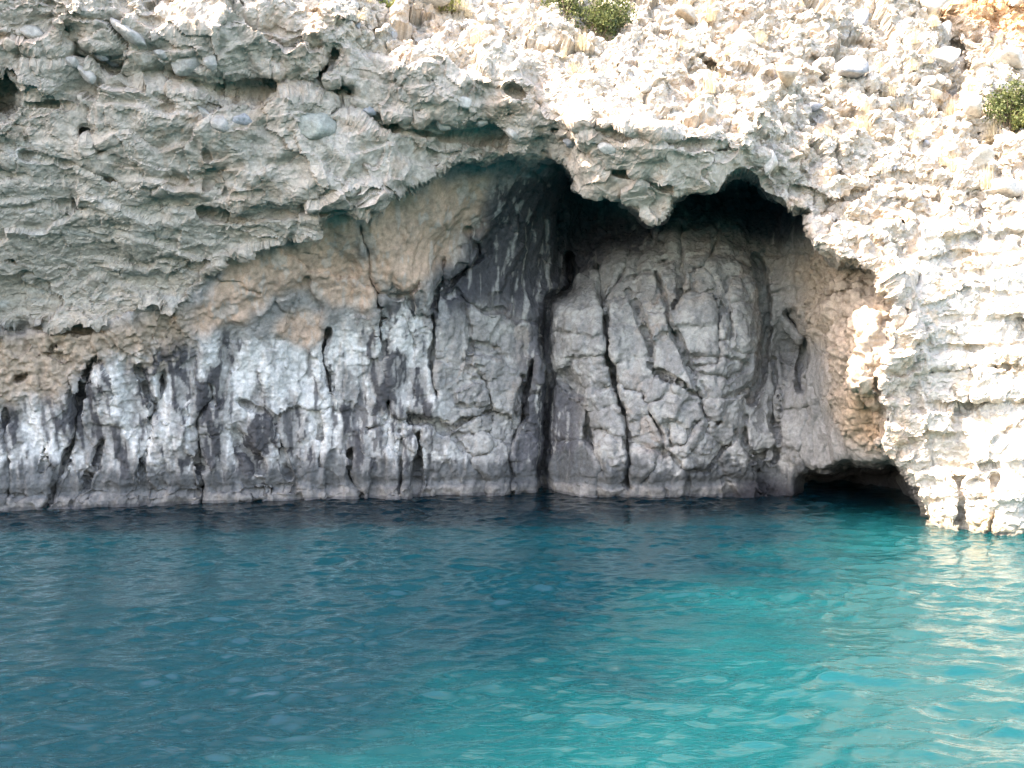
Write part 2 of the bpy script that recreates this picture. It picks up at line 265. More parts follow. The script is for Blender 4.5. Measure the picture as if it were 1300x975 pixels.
class Raster: pass
def build_raster(u0, u1, v0, v1, step, fine):
    R = Raster(); R.u0, R.v0, R.step = u0, v0, step
    us = np.arange(u0, u1 + 1, step, float); vs = np.arange(v0, v1 + 1, step, float)
    U, V = np.meshgrid(us, vs); R.U, R.V = U, V
    q = np.stack([U / 40, V / 40, U * 0], -1)
    wu = (fbm(q, 3, 3) * 9).astype(float); wv = (fbm(q, 3, 11) * 9).astype(float)
    Yo = coarse(f_out, us, vs, 8 if fine else 32); Yi = coarse(f_in, us, vs, 8 if fine else 32)
    R.inner = inpoly(U + wu * .7, V + wv * .7, INNER_POLY)
    cave = blur(inpoly(U + wu * 1.8, V + wv * 2.2, SEACAVE).astype(float), 3) if fine else inpoly(U, V, SEACAVE).astype(float)
    Yi = Yi + cave * np.clip(5.5 - np.abs(U - 1060) / 60, 1, 5.5)
    crack = np.zeros_like(U)
    if fine:
        su, sv = wu * .45, wv * .45
        mod = np.clip(fbm(np.stack([U / 26, V / 26, U * 0 + 9], -1), 3, 401) * .9 + .5, 0.05, 1).astype(float)
        for pts, w, dep in CRACKS:
            for (x0, y0), (x1, y1) in zip(pts, pts[1:]):
                i0 = max(0, int((min(x0, x1) - w - 8 - u0) / step)); i1 = min(len(us), int((max(x0, x1) + w + 8 - u0) / step) + 2)
                j0 = max(0, int((min(y0, y1) - w - 8 - v0) / step)); j1 = min(len(vs), int((max(y0, y1) + w + 8 - v0) / step) + 2)
                if i1 <= i0 or j1 <= j0: continue
                a = U[j0:j1, i0:i1] + su[j0:j1, i0:i1]; b = V[j0:j1, i0:i1] + sv[j0:j1, i0:i1]
                L2 = (x1 - x0) ** 2 + (y1 - y0) ** 2 + 1e-6
                t = np.clip(((a - x0) * (x1 - x0) + (b - y0) * (y1 - y0)) / L2, 0, 1)
                d = np.hypot(a - x0 - t * (x1 - x0), b - y0 - t * (y1 - y0))
                nz = mod[j0:j1, i0:i1]
                ww = w if w > 6.5 else np.maximum(w * (.52 + .5 * nz), 2.1)
                g = dep * (1.3 if w > 6.5 else 1.2 + 1.2 * nz) * np.clip((1.1 - d / ww) * 1.7, 0, 1)
                crack[j0:j1, i0:i1] = np.maximum(crack[j0:j1, i0:i1], g)
    R.crack = crack
    # blocks
    R.label = np.full(U.shape, -1, int); R.nseed = 0
    bo = np.zeros_like(U)
    if fine:
        cost = 1 + 90 * np.clip(crack, 0, .3) + np.abs(fbm(q * 1.7, 3, 21)) * 2.0
        dist = np.full(U.shape, 1e9); heap = []; lab = R.label; H, W = U.shape
        for k, (su_, sv_, w) in enumerate(SEEDS):
            i = int((su_ - u0) / step); j = int((sv_ - v0) / step)
            dist[j, i] = 0; lab[j, i] = k; heapq.heappush(heap, (0.0, j, i, k))
        ok = (R.inner & (cave < .3) & (V < 655)); lim = [38 * s[2] for s in SEEDS]
        nb = [(-1, 0, 1), (1, 0, 1), (0, -1, 1), (0, 1, 1), (-1, -1, 1.414), (-1, 1, 1.414), (1, -1, 1.414), (1, 1, 1.414)]
        okl = ok.tolist(); cl = cost.tolist(); dl = dist.tolist(); ll = lab.tolist()
        while heap:
            d, j, i, k = heapq.heappop(heap)
            if d > dl[j][i]: continue
            ll[j][i] = k; w = SEEDS[k][2]
            for dj, di, s in nb:
                jj, ii = j + dj, i + di
                if 0 <= jj < H and 0 <= ii < W and okl[jj][ii]:
                    nd = d + s * cl[jj][ii] / w
                    if nd < dl[jj][ii] and nd < 75: dl[jj][ii] = nd; heapq.heappush(heap, (nd, jj, ii, k))
        R.label = np.array(ll)
        # headland beds: rows of blocks between the bedding joints
        rows = [276, 300, 322, 345, 372, 405, 443, 469, 512, 552, 592, 634, 720]
        rng = random.Random(5); nid = len(SEEDS)
        hb = np.zeros_like(U)
        VV = V + wv * .6 + (U - 1240) * .05; UU = U + wu * .8
        region = (~R.inner) & (UU > 1163) & (VV > 276)
        for a, b in zip(rows, rows[1:]):
            x = 1163 + rng.uniform(-20, 20)
            while x < 1560:
                w = rng.uniform(28, 95) * (1.3 if b - a > 35 else 1)
                m = region & (VV >= a) & (VV < b) & (UU >= x) & (UU < x + w)
                if m.any():
                    R.label[m] = nid; nid += 1
                x += w
        R.nseed = nid
        rng = np.random.RandomState(4)
        off = rng.uniform(-.15, .15, nid); gx = rng.uniform(-.0035, .0035, nid); gy = rng.uniform(-.0035, .0035, nid)
        off[len(SEEDS):] *= 1.3; gx[len(SEEDS):] *= .6
        off[:14] *= .5; gx[:14] *= .4; gy[:14] *= .4
        lb = R.label; has = lb >= 0
        cu = np.bincount(lb[has], U[has], nid) / np.maximum(np.bincount(lb[has], minlength=nid), 1)
        cv = np.bincount(lb[has], V[has], nid) / np.maximum(np.bincount(lb[has], minlength=nid), 1)
        bo[has] = (off[lb] + gx[lb] * (U - cu[lb]) + gy[lb] * (V - cv[lb]))[has]
        edge = np.zeros_like(U)
        e = (lb[:, 1:] != lb[:, :-1]); edge[:, 1:] = np.maximum(edge[:, 1:], e); edge[:, :-1] = np.maximum(edge[:, :-1], e)
        e = (lb[1:] != lb[:-1]); edge[1:] = np.maximum(edge[1:], e); edge[:-1] = np.maximum(edge[:-1], e)
        edge *= (R.inner | (U > 1160))
        joint = np.minimum(blur(edge, 1, 1) * 1.6, 1) * (.04 + .15 * np.clip(fbm(q * 1.3, 2, 77) + .35, 0, 1)) * np.where(R.inner, 1, 1.2)
        joint *= np.where((U < 545) & R.inner, .35, 1)
        R.crack = np.maximum(crack, joint)
    R.Y = np.where(R.inner, Yi, Yo) - bo + R.crack
    return R
def sample(R, A, u, v, nearest=False):
    a = np.clip((u - R.u0) / R.step, 0, A.shape[1] - 1.001); b = np.clip((v - R.v0) / R.step, 0, A.shape[0] - 1.001)
    if nearest: return A[np.rint(b).astype(int), np.rint(a).astype(int)]
    i = a.astype(int); j = b.astype(int); fa = a - i; fb = b - j
    return (A[j, i] * (1 - fa) + A[j, i + 1] * fa) * (1 - fb) + (A[j + 1, i] * (1 - fa) + A[j + 1, i + 1] * fa) * fb

# ------------------------------------------------------------------ mesh helpers
def mesh_from_arrays(name, V, faces, smooth=True):
    me = bpy.data.meshes.new(name); n, k = faces.shape
    me.vertices.add(len(V)); me.vertices.foreach_set('co', np.ascontiguousarray(V, np.float32).ravel())
    me.loops.add(n * k); me.loops.foreach_set('vertex_index', np.ascontiguousarray(faces, np.int32).ravel())
    me.polygons.add(n); me.polygons.foreach_set('loop_start', np.arange(0, n * k, k, dtype=np.int32))
    if smooth: me.polygons.foreach_set('use_smooth', np.ones(n, bool))
    me.update(calc_edges=True); return me
def vnormals(V, Fc):
    a = V[Fc[:, 2]] - V[Fc[:, 0]]; b = V[Fc[:, 3]] - V[Fc[:, 1]]
    fn = np.cross(a, b); N = np.zeros_like(V)
    for k in range(4):
        for c in range(3): N[:, c] += np.bincount(Fc[:, k], fn[:, c], len(V))
    return N / np.maximum(np.linalg.norm(N, axis=1, keepdims=True), 1e-9)
def link(name, me, mat=None, parent=None):
    o = bpy.data.objects.new(name, me); col.objects.link(o)
    if mat is not None: me.materials.append(mat)
    if parent is not None: o.parent = parent
    return o
def tag(o, label=None, cat=None, group=None, kind=None):
    if label: o['label'] = label
    if cat: o['category'] = cat
    if group: o['group'] = group
    if kind: o['kind'] = kind
    return o
def voxel_solid(R, voxel, back):
    """close the traced relief into a solid rock mass and remesh it evenly, so ledges and soffits get real faces"""
    Pf = unproject(R.U, R.V, R.Y); H, W = R.U.shape
    Pb = unproject(R.U[::12, ::12], R.V[::12, ::12], back)
    V = np.concatenate([Pf.reshape(-1, 3), unproject(R.U, R.V, back).reshape(-1, 3)]); n = H * W
    idx = np.arange(n).reshape(H, W)
    q = lambda a: np.stack([a[1:, :-1], a[1:, 1:], a[:-1, 1:], a[:-1, :-1]], -1).reshape(-1, 4)
    ff = q(idx); fb = q(idx)[:, ::-1] + n
    ring = np.concatenate([idx[0, :-1], idx[:-1, -1], idx[-1, :0:-1], idx[:0:-1, 0]])
    r2_ = np.roll(ring, -1)
    fs = np.stack([ring, r2_, r2_ + n, ring + n], -1)
    me = mesh_from_arrays('tmp', V, np.concatenate([ff, fb, fs]), False)
    ob = bpy.data.objects.new('tmp', me); col.objects.link(ob)
    m = ob.modifiers.new('r', 'REMESH'); m.mode = 'VOXEL'; m.voxel_size = voxel
    dg = bpy.context.evaluated_depsgraph_get(); ev = ob.evaluated_get(dg); em = ev.to_mesh()
    nv = len(em.vertices); co = np.empty(nv * 3, np.float32); em.vertices.foreach_get('co', co); co = co.reshape(-1, 3).astype(float)
    nl = len(em.loops); li = np.empty(nl, np.int32); em.loops.foreach_get('vertex_index', li)
    assert nl == 4 * len(em.polygons)
    Fc = li.reshape(-1, 4); ev.to_mesh_clear()
    bpy.data.objects.remove(ob); bpy.data.meshes.remove(me)
    return co, Fc
def compact(V, Fc):
    used = np.zeros(len(V), bool); used[Fc.ravel()] = True
    m = np.cumsum(used) - 1
    return V[used], m[Fc], used

# ------------------------------------------------------------------ relief and colour of the rock
def soft(R, poly, r=4, n=2, warp=1.0):
    q = np.stack([R.U / 34, R.V / 34, R.U * 0 + 5], -1)
    wu = fbm(q, 4, 31) * 16 * warp; wv = fbm(q, 4, 37) * 16 * warp
    return blur(inpoly(R.U + wu, R.V + wv, poly).astype(float), r, n)
HILL = [(-900,-900),(2300,-900),(2300,250),(1300,262),(1165,280),(1130,345),(1080,320),(1000,240),(968,205),(930,180),(860,150),(820,140),(760,122),(700,95),(640,80),(560,72),(490,70),(430,40),(400,20),(330,-5),(200,8),(0,-5),(-900,-200)]
BROWN1 = r7([(300,430),(500,425),(650,390),(780,330),(830,235),(1010,240),(1060,420),(1080,590),(1130,660),(1060,760),(930,700),(830,700),(700,650),(590,640),(480,730),(360,830),(250,880),(150,900),(60,760),(120,680),(280,580)])
BROWN2 = r7([(560,800),(700,720),(830,780),(830,890),(700,940),(580,900)])
BROWN3 = [(480,262),(545,228),(625,226),(618,290),(585,300),(570,335),(545,350),(520,375),(500,372),(475,345),(470,290)]
PITTED = [(-300,440),(0,418),(140,412),(235,392),(245,430),(215,470),(150,455),(110,462),(85,500),(30,520),(-300,520)]
GREENM = [(-300,200),(0,190),(60,180),(160,235),(260,275),(410,270),(395,305),(290,322),(235,380),(130,412),(0,415),(-300,440)]
PALEB = [(180,150),(330,170),(550,170),(550,220),(480,262),(260,272),(180,240)]
PEACH = [(1040,300),(1070,328),(1130,362),(1137,440),(1118,510),(1120,580),(1095,575),(1060,530),(1050,480),(1035,440),(1010,390),(1010,340)]
PEACH2 = [(1075,500),(1125,500),(1122,570),(1095,560),(1078,530)]
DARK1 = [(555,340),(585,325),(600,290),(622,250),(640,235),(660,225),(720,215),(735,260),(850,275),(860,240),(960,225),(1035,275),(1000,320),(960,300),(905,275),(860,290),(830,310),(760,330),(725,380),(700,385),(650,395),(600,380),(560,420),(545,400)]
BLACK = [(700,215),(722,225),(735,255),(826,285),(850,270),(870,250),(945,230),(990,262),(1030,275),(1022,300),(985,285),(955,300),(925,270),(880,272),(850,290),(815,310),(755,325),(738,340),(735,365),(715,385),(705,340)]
FRACT = [(555,400),(600,380),(700,385),(735,370),(860,300),(960,320),(975,440),(960,510),(1020,560),(1000,600),(920,620),(700,620),(640,610),(560,540)]
STREAK = [(-300,520),(0,520),(90,500),(120,458),(230,440),(300,430),(400,440),(470,390),(550,370),(560,560),(640,620),(640,660),(-300,660)]
SOIL = [(1212,-40),(1340,-40),(1340,62),(1265,45),(1240,50),(1212,18)]
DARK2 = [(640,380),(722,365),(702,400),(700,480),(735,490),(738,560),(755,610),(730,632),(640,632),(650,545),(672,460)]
LIPZ = [(690,110),(830,130),(960,180),(1000,240),(1000,290),(690,290)]
WARMH = [(1000,180),(1170,190),(1175,300),(1160,420),(1170,600),(1220,680),(1165,670),(1110,560),(1130,440),(1100,340),(1040,300),(985,250)]

def relief_and_colour(R, V, Fc, fine):
    u, v = project(V)
    S = lambda A: sample(R, A, u, v)
    masks = {}
    def mk(name, poly, r=4, n=2, warp=1.0): masks[name] = S(soft(R, poly, r, n, warp)) if fine else inpoly(u, v, poly).astype(float)
    mk('hill', HILL, 4); mk('brown', BROWN1, 2); mk('brown2', BROWN2, 2); mk('brown3', BROWN3, 2); mk('pit', PITTED, 4); mk('green', GREENM, 5); mk('paleb', PALEB, 6)
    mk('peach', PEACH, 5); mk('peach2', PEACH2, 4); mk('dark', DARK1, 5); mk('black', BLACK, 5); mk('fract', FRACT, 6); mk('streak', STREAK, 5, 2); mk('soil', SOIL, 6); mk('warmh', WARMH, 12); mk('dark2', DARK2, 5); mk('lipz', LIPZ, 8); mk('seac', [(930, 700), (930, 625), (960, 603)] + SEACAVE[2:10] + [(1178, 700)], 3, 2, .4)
    inner = S(R.inner.astype(float)); hill = masks['hill']
    head = (1 - inner) * sstep(1150, 1185, u) * sstep(262, 300, v) * (1 - hill)
    over = np.clip(1 - inner - hill - head, 0, 1)
    smooth = np.clip(masks['brown'] + masks['brown2'] + masks['brown3'], 0, 1) * inner
    crack = S(R.crack)
    N = vnormals(V, Fc)
    # -- large relief
    P = V
    w1 = np.stack([perlin(P * .9, 1), perlin(P * .9, 2), perlin(P * .9, 4)], -1) * .5
    rg = ridged(P * np.array([.8, .8, .55]) + w1, 4, 5, .5)
    w2 = np.stack([perlin(P * 2.2, 301), perlin(P * 2.2, 302), perlin(P * 2.2, 303)], -1) * .22
    g1, g2, gc, gp = facets(P * np.array([1.0, 1.0, .8]) + w1 * .6 + w2, 9)
    v1, v2, vc, vp = facets(P * np.array([1.7, 1.7, .6]) + w1 * .5 + w2, 19)
    h1, h2, hc, hp = facets(P * np.array([.5, .5, .75]) + w1 * .5 + w2 * .6, 29)
    bed = P[:, 2] * 1.25 + P[:, 0] * .12 + fbm(P * .5, 3, 333) * .8; bed = bed - np.floor(bed)
    d = hill * ((sstep(0, .75, bed) - sstep(.8, 1., bed)) * .26 - .1 + rg * .18 - .10 + (gc - .5) * .24 + gp * .32 - .10 * np.clip(1 - (g2 - g1) * 5, 0, 1))
    ob = P[:, 2] * 1.5 + P[:, 0] * .2 + fbm(P * .5, 3, 343) * .95; ob = ob - np.floor(ob)
    d += over * (1 - masks['lipz'] * .7) * ((sstep(0, .85, ob) - sstep(.9, 1., ob)) * .15 - .07) * np.clip(.6 + 1.3 * perlin(P * .45, 345), .1, 1.2)
    d += head * (gp * .14 + (gc - .5) * .10) + over * (1 - masks['green'] * .4) * (1 - masks['lipz'] * .6) * (hp * .34 + (hc - .5) * .26 + gp * .10 + (gc - .5) * .08)
    d += inner * (1 - smooth) * (1 - masks['peach']) * (1 - masks['fract'] * .75) * (vp * .13 + (vc - .5) * .10)
    d += inner * masks['fract'] * gp * .06 + masks['peach'] * inner * gp * .22
    d += over * (1 - masks['green'] * .5) * (fbm(P * .8, 3, 8) * .22 + (rg - .4) * .10)
    d += inner * (1 - smooth) * fbm(P * np.array([1.1, 1.1, .35]), 3, 12) * .13
    d += masks['peach'] * fbm(P * 1.4, 3, 14) * .22 + head * fbm(P * np.array([.8, .8, 1.2]), 3, 15) * .13 + inner * smooth * (fbm(P * np.array([1.3, 1.3, .7]), 4, 16, .55) * .16 + vp * .05)
    edge_in = 1.0 if not fine else 1.0
    V = V + N * (d * edge_in)[:, None]
    N = vnormals(V, Fc)
    # -- middle and small relief
    P = V
    rs = ridged(P * np.array([2.6, 2.6, 1.8]) + w1 * 1.5, 3, 45, .55)
    f1, f2, cid, fpl = facets(P * np.array([2.7, 2.7, 3.3]) + w1 + w2 * 1.5, 3)
    e1, e2, eid, epl = facets(P * np.array([7.5, 7.5, 8.5]) + w2 * 5, 13)
    chip = np.clip((f2 - f1) * 2.2, 0, 1)                       # 0 in the joints of the chipped rock
    tilt = P[:, 2] * 1.0 + P[:, 0] * .16
    strat = fbm(np.stack([P[:, 0] * .7, P[:, 1] * .7, tilt * 5.2], -1), 3, 61)
    strat_r = ridged(np.stack([P[:, 0] * .9, P[:, 1] * .9, tilt * 3.2], -1), 3, 63)
    flute = fbm(np.stack([P[:, 0] * 4.2, P[:, 1] * 2.0, P[:, 2] * .7], -1), 3, 71)
    small = fbm(P * 7.0, 3, 81, .6)
    lump = (.5 - f1)
    conglo = over * (1 - masks['lipz'] * .45) * (1 - masks['green']) * (1 - masks['paleb'] * .75)
    d = hill * (rs * .07 + small * .02 + (cid - .5) * .11 * chip + fpl * .10 + epl * .05 + (eid - .5) * .03)
    d += conglo * np.clip(.75 + 1.1 * perlin(P * .6, 215), .25, 1.3) * (lump * .035 + small * .014 + (rs - .3) * .035 + fpl * .06 + (cid - .5) * .04 + epl * .028) + over * masks['green'] * ((strat * .022 + (strat_r - .3) * .025) * np.clip(.6 + 1.2 * perlin(P * .8, 211), 0, 1.4) + small * .010 + fpl * .045 + epl * .020 + (cid - .5) * .03) + over * masks['paleb'] * (small * .012 + strat * .012)
    d += inner * masks['streak'] * (flute * .06 + small * .012 + epl * .022 + fpl * .035) + inner * masks['fract'] * (chip * .012 + (cid - .5) * .02 + fpl * .04 + epl * .02 + small * .008) + inner * masks['pit'] * (lump * .14 + small * .03 + epl * .05)
    d += inner * (1 - masks['streak']) * (1 - smooth) * (small * .018 + flute * .02) + inner * smooth * (small * .008 + flute * .012) + masks['peach'] * inner * (small * .02 + lump * .06 + fpl * .12 + epl * .04)
    d += head * ((cid - .5) * .06 * chip + fpl * .06 + epl * .03 + strat * .025 + small * .012 + (rs - .4) * .03)
    # tide line: pale worn ledge at the water, notch just above it
    ledge_n = fbm(np.stack([P[:, 0] * 1.3, P[:, 1] * 0, P[:, 2] * 0], -1), 3, 91)
    Zl = .27 + ledge_n * .13
    ledge = inner * (1 - sstep(Zl - .03, Zl + .04, P[:, 2])) * (u < 960) * np.clip(.7 + 1.3 * fbm(np.stack([P[:, 0] * .9, P[:, 2] * .8, P[:, 2] * 0], -1), 3, 95), 0, 1.3)
    notch = inner * np.exp(-((P[:, 2] - Zl - .14) / .10) ** 2) * (u < 960)
    V = V + N * d[:, None]
    V[:, 1] -= ledge * .17; V[:, 1] += notch * .07
    # -- stone colour, with the darkness of the cave hollows painted in
    big = fbm(P * .45, 3, 101); mid = fbm(P * 1.9, 3, 103); fin = small
    def mixc(c, k, m): m = np.clip(m, 0, 1)[:, None]; return c * (1 - m) + np.array(k) * m
    c = np.ones((len(V), 3)) * np.array([.45, .395, .335])
    c = mixc(c, (.445, .40, .34), hill)
    c = mixc(c, (.40, .28, .19), hill * sstep(.2, .55, mid + big * .6 + fin * .25) * .42)
    c = mixc(c, (.27, .265, .26), hill * sstep(.25, .7, perlin(P * 1.3, 131) + fin * .3) * .6)
    c = mixc(c, (.50, .30, .16), masks['soil'])
    c = mixc(c, (.44, .35, .26), masks['warmh'] * (1 - inner) * sstep(-.15, .5, mid) * .65)
    c = mixc(c, (.46, .43, .38), head * .9); c = mixc(c, (.42, .31, .20), head * sstep(.3, .6, mid + fin * .4 + big * .3) * .6)
    c = mixc(c, (.415, .38, .325), over * masks['green'] * .85); c = mixc(c, (.48, .485, .46), over * masks['green'] * sstep(.2, .7, strat + mid * .5) * .5)
    c = mixc(c, (.49, .44, .38), over * masks['paleb'] * .6); c = mixc(c, (.36, .27, .20), over * (1 - masks['green'] * .6) * sstep(.22, .5, mid + big * .5 + fin * .2) * .6)
    c = mixc(c, (.30, .275, .235), conglo * sstep(.1, .6, -mid + fin * .4) * .5)
    c = mixc(c, (.285, .28, .27), inner * .9)
    c = mixc(c, (.40, .315, .24), inner * masks['pit'])
    st = fbm(np.stack([P[:, 0] * 1.5, P[:, 1] * .9, P[:, 2] * .42], -1) + w2 * .8, 4, 111, .55)
    st2 = fbm(np.stack([P[:, 0] * 4.6, P[:, 1] * 2.4, P[:, 2] * .7], -1) + w2, 3, 113, .6)
    dr = fbm(np.stack([P[:, 0] * 4.2, P[:, 1] * 2.5, P[:, 2] * .3], -1) + w2 * .5, 3, 117, .6)
    c = mixc(c, (.46, .45, .43), inner * masks['streak'] * sstep(-.3, .1, st + mid * .3) * .9)
    c = mixc(c, (.66, .655, .63), inner * masks['streak'] * sstep(.08, .3, st * .85 + dr * .5 + mid * .2 + fin * .15) * .85)
    c = mixc(c, (.08, .08, .085), inner * masks['streak'] * sstep(.42, .54, -dr + st2 * .25 - st * .25) * .75)
    c = mixc(c, (.07, .07, .075), inner * masks['streak'] * sstep(.42, .58, -st + st2 * .9) * .92)
    c = mixc(c, (.43, .415, .385), inner * masks['fract'] * sstep(-.1, .15, mid + (cid - .5)) * .7)
    c = mixc(c, (.33, .27, .23), inner * masks['fract'] * sstep(.35, .8, big + (cid - .5) * .8) * .6)
    c = mixc(c, (.55, .385, .285), smooth * (.85 + .15 * mid)); c = mixc(c, (.46, .44, .41), smooth * sstep(.2, .4, st2 + mid * .4) * .5)
    c = mixc(c, (.44, .35, .27), inner * masks['peach']); c = mixc(c, (.42, .27, .16), inner * masks['peach2'] * .7)
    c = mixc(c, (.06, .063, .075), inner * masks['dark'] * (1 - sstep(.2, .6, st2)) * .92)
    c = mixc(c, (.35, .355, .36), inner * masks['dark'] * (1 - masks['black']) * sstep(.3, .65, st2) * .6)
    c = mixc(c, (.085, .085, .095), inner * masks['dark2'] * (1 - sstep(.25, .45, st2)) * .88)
    c = mixc(c, (.045, .045, .055), inner * masks['black'] * .85)  # shade of the deep cavity under the lip, painted into its wall
    # wet and algae-dark band over the tide line, pale ledge at the water
    zt = .95 + ledge_n * .35 + st * .5 + st2 * .15
    c = mixc(c, (.10, .105, .105), inner * (1 - sstep(zt - .2, zt + .12, P[:, 2])) * .88)
    c = mixc(c, (.25, .235, .215), inner * (1 - sstep(Zl - .02, Zl + .05, P[:, 2])) * np.clip(.6 + mid * .7 + st2 * .5, .1, .9) * (u < 960))
    c = mixc(c, (.16, .15, .10), (1 - inner) * (1 - sstep(.12, .35 + mid * .1, P[:, 2])) * .7)
    c = mixc(c, (.05, .05, .055), (P[:, 2] < .06).astype(float) * .6)
    c = mixc(c, (.03, .03, .035), inner * masks['seac'] * .95)  # gloom inside the low sea cave, painted into the rock colour
    c *= (1 + mid * .10 + fin * .10)[:, None]
    c = np.concatenate([np.clip(c, .01, .8), (1 - .8 * np.clip(smooth, 0, 1))[:, None]], 1)
    return V, c, u, v

# ------------------------------------------------------------------ materials
def nodes_mat(name):
    m = bpy.data.materials.new(name); m.use_nodes = True
    nt = m.node_tree; return m, nt, nt.nodes, nt.links, nt.nodes['Principled BSDF']
def rock_material(name, rough=.9, bump=.5):
    m, nt, N, L, b = nodes_mat(name)
    at = N.new('ShaderNodeAttribute'); at.attribute_name = 'stone'
    tc = N.new('ShaderNodeTexCoord')
    n1 = N.new('ShaderNodeTexNoise'); n1.inputs['Scale'].default_value = 9; n1.inputs['Detail'].default_value = 8; n1.inputs['Roughness'].default_value = .7
    n2 = N.new('ShaderNodeTexNoise'); n2.inputs['Scale'].default_value = 38; n2.inputs['Detail'].default_value = 5; n2.inputs['Roughness'].default_value = .7
    vo = N.new('ShaderNodeTexVoronoi'); vo.inputs['Scale'].default_value = 14; vo.feature = 'DISTANCE_TO_EDGE'
    for n in (n1, n2, vo): L.new(tc.outputs['Object'], n.inputs['Vector'])
    r = N.new('ShaderNodeMapRange'); r.inputs['From Min'].default_value = .3; r.inputs['From Max'].default_value = .7; r.inputs['To Min'].default_value = .68; r.inputs['To Max'].default_value = 1.3
    L.new(n1.outputs['Fac'], r.inputs['Value'])
    r2n = N.new('ShaderNodeMapRange'); r2n.inputs['From Min'].default_value = .3; r2n.inputs['From Max'].default_value = .7; r2n.inputs['To Min'].default_value = .9; r2n.inputs['To Max'].default_value = 1.1
    L.new(n2.outputs['Fac'], r2n.inputs['Value'])
    mu = N.new('ShaderNodeMath'); mu.operation = 'MULTIPLY'; L.new(r.outputs[0], mu.inputs[0]); L.new(r2n.outputs[0], mu.inputs[1])
    vm = N.new('ShaderNodeVectorMath'); vm.operation = 'SCALE'; L.new(at.outputs['Color'], vm.inputs[0]); L.new(mu.outputs[0], vm.inputs['Scale'])
    L.new(vm.outputs[0], b.inputs['Base Color'])
    vf = N.new('ShaderNodeTexVoronoi'); vf.inputs['Scale'].default_value = 11; vf.feature = 'F1'; L.new(tc.outputs['Object'], vf.inputs['Vector'])
    a0 = N.new('ShaderNodeMath'); a0.operation = 'MULTIPLY_ADD'; L.new(vf.outputs['Distance'], a0.inputs[0]); a0.inputs[1].default_value = .5; L.new(n1.outputs['Fac'], a0.inputs[2])
    ad = N.new('ShaderNodeMath'); ad.operation = 'MULTIPLY_ADD'; L.new(n2.outputs['Fac'], ad.inputs[0]); ad.inputs[1].default_value = .5; L.new(a0.outputs[0], ad.inputs[2])
    bp = N.new('ShaderNodeBump'); bp.inputs['Strength'].default_value = bump; bp.inputs['Distance'].default_value = .09
    bs = N.new('ShaderNodeMath'); bs.operation = 'MULTIPLY'; bs.inputs[1].default_value = bump; L.new(at.outputs['Alpha'], bs.inputs[0]); L.new(bs.outputs[0], bp.inputs['Strength'])
    L.new(ad.outputs[0], bp.inputs['Height']); L.new(bp.outputs[0], b.inputs['Normal'])
    b.inputs['Roughness'].default_value = rough; b.inputs['Specular IOR Level'].default_value = .25
    return m
M_ROCK = rock_material('limestone')

# ------------------------------------------------------------------ the cliff
def add_colour(me, c):
    a = me.color_attributes.new('stone', 'FLOAT_COLOR', 'POINT')
    d = np.ones((len(c), 4), np.float32); d[:, :c.shape[1]] = c; a.data.foreach_set('color', d.ravel())
VOX = 0.038
R = build_raster(-100, 1420, -110, 750, 2, True)
print('raster', time.time() - T0)
V, Fc = voxel_solid(R, VOX, 42.0)
u, v = project(V)
fu = u[Fc].mean(1); fv = v[Fc].mean(1); fy = V[Fc][:, :, 1].mean(1)
keep = (fu > -88) & (fu < 1408) & (fv > -98) & (fv < 742) & (fy < 40.5) & (V[Fc][:, :, 2].mean(1) > -1.0)
V, Fc, _ = compact(V, Fc[keep])
print('voxels', len(V), time.time() - T0)
V, COLS, u, v = relief_and_colour(R, V, Fc, True)
print('relief', time.time() - T0)
fu = u[Fc].mean(1); fv = v[Fc].mean(1)
flab = sample(R, R.label, fu, fv, True).astype(int)
finner = sample(R, R.inner.astype(float), fu, fv, True) > .5
fhill = inpoly(fu, fv, HILL)
flab[fhill & ~finner] = -1
for k in range(R.nseed):                        # slivers go back to their wall
    pass
cnt = np.bincount(flab[flab >= 0], minlength=R.nseed)
small_ids = np.where(cnt < 60)[0]; flab[np.isin(flab, small_ids)] = -1
zone = np.where(finner, 1, np.where(fhill, 0, np.where((fu > 1160) & (fv > 262), 3, 2)))
def piece(name, sel, parent=None):
    pv, pf, used = compact(V, Fc[sel])
    me = mesh_from_arrays(name, pv, pf, False); add_colour(me, COLS[used])
    me.polygons.foreach_set('use_smooth', np.ascontiguousarray(finner[sel]))
    return link(name, me, M_ROCK, parent)
cliff = piece('cliff', (zone == 0) & (flab < 0))
tag(cliff, kind='structure')
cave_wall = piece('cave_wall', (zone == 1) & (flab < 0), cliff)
overhang = piece('overhang', (zone == 2) & (flab < 0), cliff)
headland = piece('headland', (zone == 3) & (flab < 0), cliff)
order = np.argsort(flab, kind='stable'); fs = flab[order]
starts = np.searchsorted(fs, np.arange(R.nseed + 1))
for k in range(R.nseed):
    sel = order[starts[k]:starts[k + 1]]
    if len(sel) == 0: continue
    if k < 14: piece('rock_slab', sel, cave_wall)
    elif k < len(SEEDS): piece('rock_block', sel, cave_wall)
    else: piece('bedding_block', sel, headland)
